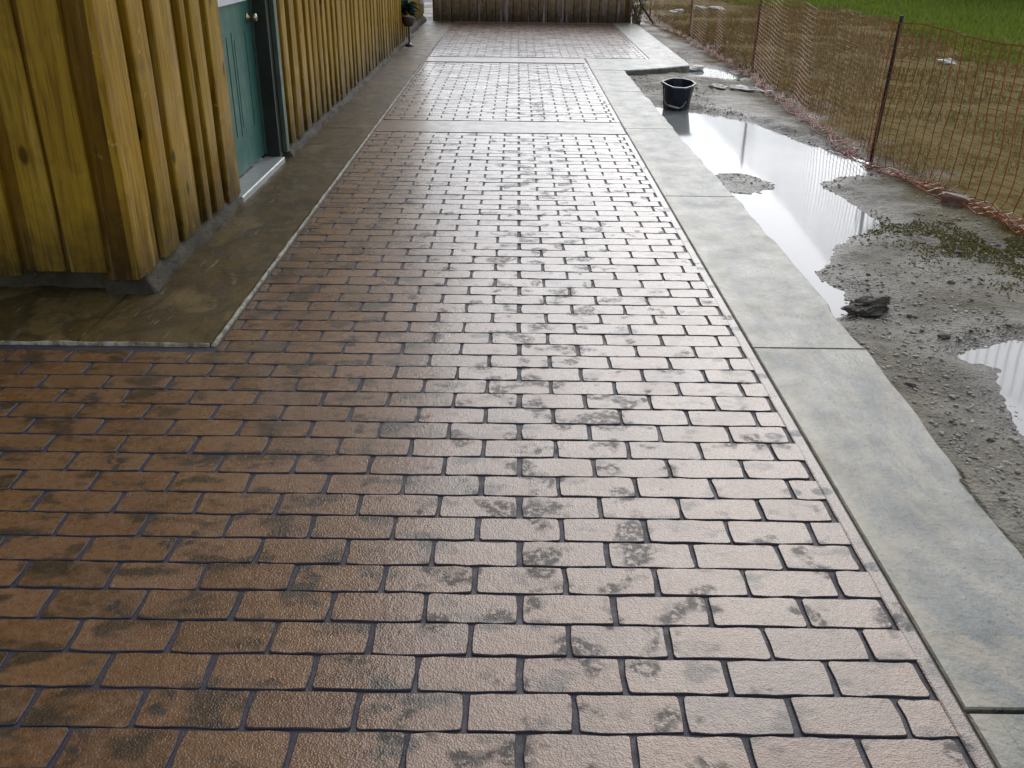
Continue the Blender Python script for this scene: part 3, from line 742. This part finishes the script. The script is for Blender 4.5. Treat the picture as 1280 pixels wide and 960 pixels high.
# ------------------------------------------------------------------ black bucket in the mud
bk = tag(empty('bucket', (1.52, 9.02, -.085)), 'black plastic bucket standing in the mud beside the border', 'bucket')
bk.rotation_euler = (rad(9), rad(2), rad(-8)); bk.scale = (.84, .95, 1)
def brim(s, z, inset=0.0, lip_=0.0):
    pts = [(-.195-lip_, .01), (-.135, -.085), (-.06, -.155-lip_*.5), (.075, -.150-lip_*.5), (.150, -.075), (.190+lip_, .02), (.145, .115), (.05, .165+lip_*.3), (-.07, .155+lip_*.3), (-.145, .09)]
    return [(x*s*(1-inset), y*s*(1-inset)+.0, z) for x, y in pts]
mb = MB()
mb.loft([brim(.72, 0), brim(.74, .012), brim(.86, .16), brim(.93, .235), brim(.90, .235), brim(.83, .16), brim(.71, .02)], cap=False)
mb.add(brim(.72, .001), [tuple(range(9, -1, -1))]); mb.add(brim(.71, .02), [tuple(range(10))])
mb.build('bucket_body', MT['bucket'], bk)
mb = MB(); mb.loft([brim(.91, .236), brim(.99, .232, 0, .004), brim(1.01, .240, 0, .006), brim(.99, .250, 0, .004), brim(.91, .250), brim(.90, .243)], cap=False)
r0 = brim(.91, .236); mb.build('bucket_rim', MT['rim'], bk)
hp = [(-.155, -.055, .215), (-.150, -.125, .13), (-.125, -.140, .085), (-.08, -.150, .072), (-.02, -.153, .062), (.03, -.150, .058), (.07, -.142, .075), (.10, -.125, .12)]
mb = MB(); mb.tube(hp, .0035, 6); hd = mb.build('bail_handle', MT['handle'], bk, True)
mb = MB(); mb.tube([(-.10, -.151, .080), (-.07, -.156, .074), (.0, -.160, .063), (.03, -.156, .060)], [.007, .010, .010, .007], 8); mb.build('handle_grip', MT['handle'], hd, True)

# ------------------------------------------------------------------ lumps, rubble, gravel
def lump(name, loc, size, seed, mat, rough=.35, parent=None, sub=2):
    import bmesh
    bm = bmesh.new(); bmesh.ops.create_icosphere(bm, subdivisions=sub, radius=1.0); rg = random.Random(seed); ph = [rg.uniform(0, 9) for _ in range(6)]
    for v in bm.verts:
        c = v.co.copy(); n = math.sin(c.x*3.1+ph[0])*math.sin(c.y*2.7+ph[1])*.5 + math.sin(c.z*4.3+c.x*2+ph[2])*.35 + math.sin(c.y*7+c.z*5+ph[3])*.2 + rg.uniform(-.25, .25)
        c *= 1+rough*n; v.co = Vector((c.x*size[0], c.y*size[1], max(c.z, -.45)*size[2]))
    me = bpy.data.meshes.new(name); bm.to_mesh(me); bm.free(); me.materials.append(mat)
    o = link(name, me, parent, loc); o.rotation_euler.z = rg.uniform(-.4, .4); return o
tag(lump('mud_clod', (1.545, 3.755, gz(1.6, 3.7)+.020), (.092, .052, .036), 3, MT['clod'], .55, sub=4), 'dark lumpy clod of mud beside the border edge', 'mud clod')
ch = MB(); ch.box(-.075, .075, -.035, .035, -.02, .045, .008)
for i, v in enumerate(ch.v): ch.v[i] = (v[0]+.008*math.sin(i*2.1), v[1]+.008*math.sin(i*3.7), v[2]+.006*math.sin(i*1.3))
o = ch.build('brick_chunk', MT['redbrick'], None, loc=(2.66, 5.50, gz(2.66, 5.5)+.022)); o.rotation_euler = (.1, .12, -.5)
tag(o, 'broken brown brick chunk lying against the foot of the netting', 'brick')
rub = [((2.16, 10.22), .10, 'flat pale rubble piece nearest the bucket'), ((2.36, 10.10), .13, 'widest pale rubble piece between bucket and netting'),
       ((2.52, 10.02), .09, 'low pale rubble piece in the mud, second nearest the netting'), ((2.62, 9.88), .07, 'small pale rubble piece nearest the orange netting')]
for k, ((x, y), s, lb) in enumerate(rub):
    tag(lump('rubble', (x, y, gz(x, y)+.008), (s*.9, s*.8, .028), 20+k, MT['pale'], .6, sub=3), lb, 'rubble', 'pale rubble in the mud')
tag(lump('rubble', (2.20, 11.86, WATER_Z+.02), (.10, .13, .030), 31, MT['pale'], .4, sub=3), 'white lump lying at the rounded corner of the far slab', 'rubble')
for k, (x, y, s, lb) in enumerate([(4.0, 21.7, .12, 'left white stone on the lawn behind the far netting'), (4.38, 21.75, .15, 'right white stone on the lawn behind the far netting'),
                                   (3.3, 20.5, .14, 'pale stone lying just behind the farthest post'), (5.50, 12.4, .11, 'pale grey scrap lying on the grass behind the nearest netting')]):
    tag(lump('stone', (x, y, gz(x, y)+.02), (s, s*.7, .05), 40+k, MT['pale'], .5, sub=3), lb, 'stone')

def scatter_stones(n, seed, s0=.0030, s1=.0075, dmin=.33, sink=.15):
    g_ = np.random.default_rng(seed); mb = MB()
    t = (1+5**.5)/2
    ico = np.array([(-1, t, 0), (1, t, 0), (-1, -t, 0), (1, -t, 0), (0, -1, t), (0, 1, t), (0, -1, -t), (0, 1, -t), (t, 0, -1), (t, 0, 1), (-t, 0, -1), (-t, 0, 1)])/1.9
    fc = [(0, 11, 5), (0, 5, 1), (0, 1, 7), (0, 7, 10), (0, 10, 11), (1, 5, 9), (5, 11, 4), (11, 10, 2), (10, 7, 6), (7, 1, 8), (3, 9, 4), (3, 4, 2), (3, 2, 6), (3, 6, 8), (3, 8, 9), (4, 9, 5), (2, 4, 11), (6, 2, 10), (8, 6, 7), (9, 8, 1)]
    y = 1.7+12*g_.random(n)**2.0; x = 1.30+1.5*g_.random(n)
    dens = vnoise(x*2.2, y*2.2, 15); z = ground_z(x, y); keep = (z > WATER_Z-.012) & (dens > dmin) & (x > np.interp(y, [0, 3, 5, 11, 12], [1.34, 1.36, 1.36, 1.27, 2.1]))
    for xx, yy, zz in zip(x[keep], y[keep], z[keep]):
        s = s0+s1*g_.random()**3; if_ = g_.random()*6.28
        v = ico*(1+.3*(g_.random((12, 3))-.5)); v = v*np.array([s*(.8+.8*g_.random()), s, s*.6]); c, sn = math.cos(if_), math.sin(if_)
        v = np.stack([v[:, 0]*c-v[:, 1]*sn+xx, v[:, 0]*sn+v[:, 1]*c+yy, v[:, 2]+zz+s*sink], 1); mb.add(v.tolist(), fc)
    return mb
tag(scatter_stones(15000, 5).build('gravel', MT['stone']), 'loose wet gravel strewn over the mud', 'gravel', kind='stuff')
tag(scatter_stones(420, 9, .008, .018, .55, .0).build('mud_clumps', MT['clod']), 'small dark clumps of mud scattered over the wet ground', 'mud', kind='stuff')

# ------------------------------------------------------------------ grass
def blades(n, fx, mat, name, label, cat, h=(.03, .06), w_=.006, seed=1):
    g_ = np.random.default_rng(seed); P = fx(g_, n); z = ground_z(P[:, 0], P[:, 1]); m = len(P)
    a = g_.random(m)*6.283; hh = h[0]+(h[1]-h[0])*g_.random(m); ln = (g_.random(m)*.9)*np.maximum(hh, .022); b = g_.random(m)*6.283; sc = P[:, 2] if P.shape[1] > 2 else np.ones(m)
    dx, dy = np.cos(a)*w_*sc, np.sin(a)*w_*sc; hh = hh*np.sqrt(sc); ox, oy = np.cos(b)*ln, np.sin(b)*ln
    V_ = np.empty((m, 5, 3))
    V_[:, 0] = np.stack([P[:, 0]-dx, P[:, 1]-dy, z-.004], 1); V_[:, 1] = np.stack([P[:, 0]+dx, P[:, 1]+dy, z-.004], 1)
    V_[:, 2] = np.stack([P[:, 0]+dx*.7+ox*.4, P[:, 1]+dy*.7+oy*.4, z+hh*.6], 1); V_[:, 3] = np.stack([P[:, 0]-dx*.7+ox*.4, P[:, 1]-dy*.7+oy*.4, z+hh*.6], 1)
    V_[:, 4] = np.stack([P[:, 0]+ox, P[:, 1]+oy, z+hh], 1)
    i0 = np.arange(m)*5; F4 = np.stack([i0, i0+1, i0+2, i0+3], 1).tolist(); F3 = np.stack([i0+3, i0+2, i0+4], 1).tolist()
    me = bpy.data.meshes.new(name); me.from_pydata(V_.reshape(-1, 3).tolist(), [], F4+F3); me.materials.append(mat)
    return tag(link(name, me), label, cat, kind='stuff')
def lawn_pts(g_, n):
    d = 3.0+26*g_.random(n)**.8; th_ = rad(4)+rad(40)*g_.random(n); x = d*np.sin(th_); y = d*np.cos(th_)+1
    k = (x > 3.2) & (x + .10*y + 4*(vnoise(x*.55, y*.55, 2)-.5)+2 > 10.6); return np.stack([x[k], y[k], np.clip(d[k]/9, .8, 2.2)], 1)
def dry_pts(g_, n):
    x = 2.72+4.4*g_.random(n)**1.2; y = 2.5+20*g_.random(n); k = (vnoise(x*2.0, y*2.0, 12) > .36); return np.stack([x[k], y[k], np.clip(y[k]/9, .7, 1.6)], 1)
def weed_pts(g_, n):
    c = np.array([(2.62, 4.55), (2.42, 4.80), (2.72, 4.35), (2.35, 4.60), (2.2, 5.0), (2.75, 4.75), (2.55, 4.1)]); q = c[g_.integers(0, len(c), n)]; r_ = g_.normal(0, .17, (n, 2)); P = q+r_
    k = vnoise(P[:, 0]*9, P[:, 1]*9, 44) > .40; return P[k]
blades(52000, lawn_pts, MT['grass'], 'lawn_grass', 'green mown grass of the lawn beyond the netting', 'grass', (.04, .10), .0065, 2)
blades(38000, dry_pts, MT['dry'], 'dry_grass', 'sparse brown and tan grass behind the netting', 'grass', (.02, .07), .0045, 3)
blades(9000, weed_pts, MT['weed'], 'weed_patch', 'low green and brown weeds in the mud near the netting', 'weeds', (.003, .010), .006, 4)

# ------------------------------------------------------------------ trees at the far side of the lawn
def leaf_cloud(mb, g_, centres, n, size):
    for _ in range(n):
        c, r_ = centres[g_.integers(0, len(centres))]; d = g_.normal(size=3); d /= np.linalg.norm(d); p = np.array(c)+d*r_*(.45+.55*g_.random())*np.array([1, 1, .8])
        if p[2] < .05: p[2] = .05+.15*g_.random()
        u = g_.normal(size=3); u /= np.linalg.norm(u); v = np.cross(u, g_.normal(size=3)); v /= np.linalg.norm(v); s = size*(.6+.8*g_.random())
        mb.add([p-u*s, p+v*s*.45, p+u*s, p-v*s*.45], [(0, 1, 2, 3)])
def tree(name, x, y, h, rad_, seed, label, n=5200):
    g_ = np.random.default_rng(seed); t = tag(empty(name, (x, y, -.05)), label, 'tree', 'trees beyond the lawn')
    tr_ = MB(); tr_.tube([(0, 0, -.2), (.03, .02, .6), (-.04, .05, h*.35), (.05, 0, h*.7), (0, 0, h*.92)], [.17, .13, .10, .06, .015], 9)
    cs = []
    for k in range(16):
        a = k*2.4+g_.random(); zz = h*(.05+.85*k/15); rr = rad_*(1-.55*(k/15))*(.55+.5*g_.random()); e = (math.cos(a)*rr*.75, math.sin(a)*rr*.75, zz)
        tr_.tube([(0, 0, max(.2, zz-.5)), (e[0]*.5, e[1]*.5, zz-.15), e], [.045, .03, .01], 5); cs.append((e, rr*.75)); cs.append(((e[0]*.3, e[1]*.3, zz+.2), rr*.6))
    tr_.build('trunk', MT['bark'], t, True)
    cr = MB(); leaf_cloud(cr, g_, cs, n, .15 if h < 10 else .26); cr.build('crown', MT['foliage'], t)
tree('tree', 12.4, 28.2, 8.5, 2.0, 1, 'dark low-branched tree at the top right beyond the lawn, left one')
tree('tree', 15.6, 28.0, 9.5, 2.3, 2, 'dark low-branched tree at the top right corner beyond the lawn')

# ------------------------------------------------------------------ plant on a thin stand by the wall
ps = tag(empty('plant_stand', (-1.47, 13.28, .004)), 'slim dark stand with a teal leafy plant by the house wall', 'plant stand')
mb = MB(); mb.tube([(0, 0, 0), (0, 0, .012), (0, 0, .03), (0, 0, .045)], [.062, .062, .035, .014], 14); mb.build('stand_base', MT['post'], ps, True)
mb = MB(); mb.tube([(0, 0, .04), (.004, 0, .15), (0, .003, .30), (.002, 0, .36)], .011, 8); mb.build('stand_stem', MT['post'], ps, True)
mb = MB(); mb.tube([(0, 0, .25), (0, 0, .255), (0, 0, .30), (0, 0, .36), (0, 0, .37)], [.02, .055, .075, .085, .080], 14); mb.build('pot', MT['clod'], ps, True)
mb = MB(); g_ = np.random.default_rng(8)
for k in range(85):
    a = g_.random()*6.28; el = -.45+1.6*g_.random(); L_ = .09+.13*g_.random(); d = np.array([math.cos(a)*math.cos(el), math.sin(a)*math.cos(el), math.sin(el)]); p0 = np.array([0, 0, .40+.13*g_.random()])
    s = np.cross(d, [0, 0, 1]); s = s/(np.linalg.norm(s)+1e-6)*.020; m_ = p0+d*L_*.55+np.array([0, 0, .015]); e = p0+d*L_-np.array([0, 0, .035*g_.random()])
    mb.add([p0, m_+s, e, m_-s], [(0, 1, 2), (0, 2, 3)])
mb.build('leaves', MT['planter'], ps)

# dry brush at the end of the far fence
db = tag(empty('dry_brush', (2.12, 17.75, -.05)), 'tangle of dry brown brush at the right end of the board fence', 'brush')
mb = MB()
for k in range(34):
    a = g_.random()*6.28; L_ = .45+.7*g_.random(); bx, by = .16*(g_.random()-.4), .2*(g_.random()-.5); lx, ly = .34*math.cos(a), .22*math.sin(a)
    mb.tube([(bx, by, 0), (bx+lx*.25, by+ly*.3, L_*.4), (bx+lx*.7, by+ly*.7, L_*.8), (bx+lx, by+ly, L_*(.8+.2*g_.random()))], [.007, .006, .004, .002], 5)
mb.build('twigs', MT['stick'], db)
mb = MB()
for k in range(150):
    p = np.array([.25*g_.normal(), .16*g_.normal(), .02+.55*g_.random()]); u = g_.normal(size=3); u /= np.linalg.norm(u); v = np.cross(u, g_.normal(size=3)); v /= np.linalg.norm(v)
    mb.add([p-u*.035, p+v*.013, p+u*.035, p-v*.013], [(0, 1, 2, 3)])
mb.build('dead_leaves', MT['dry'], db)
mb = MB(); mb.tube([(2.02, 17.75, .75), (2.14, 17.72, .44), (2.20, 17.70, .30), (2.30, 17.68, .16), (2.44, 17.66, -.02)], [.016, .018, .018, .017, .016], 8)
tag(mb.build('fallen_branch', MT['post'], None, True), 'dark curved branch leaning in the dry brush', 'branch')
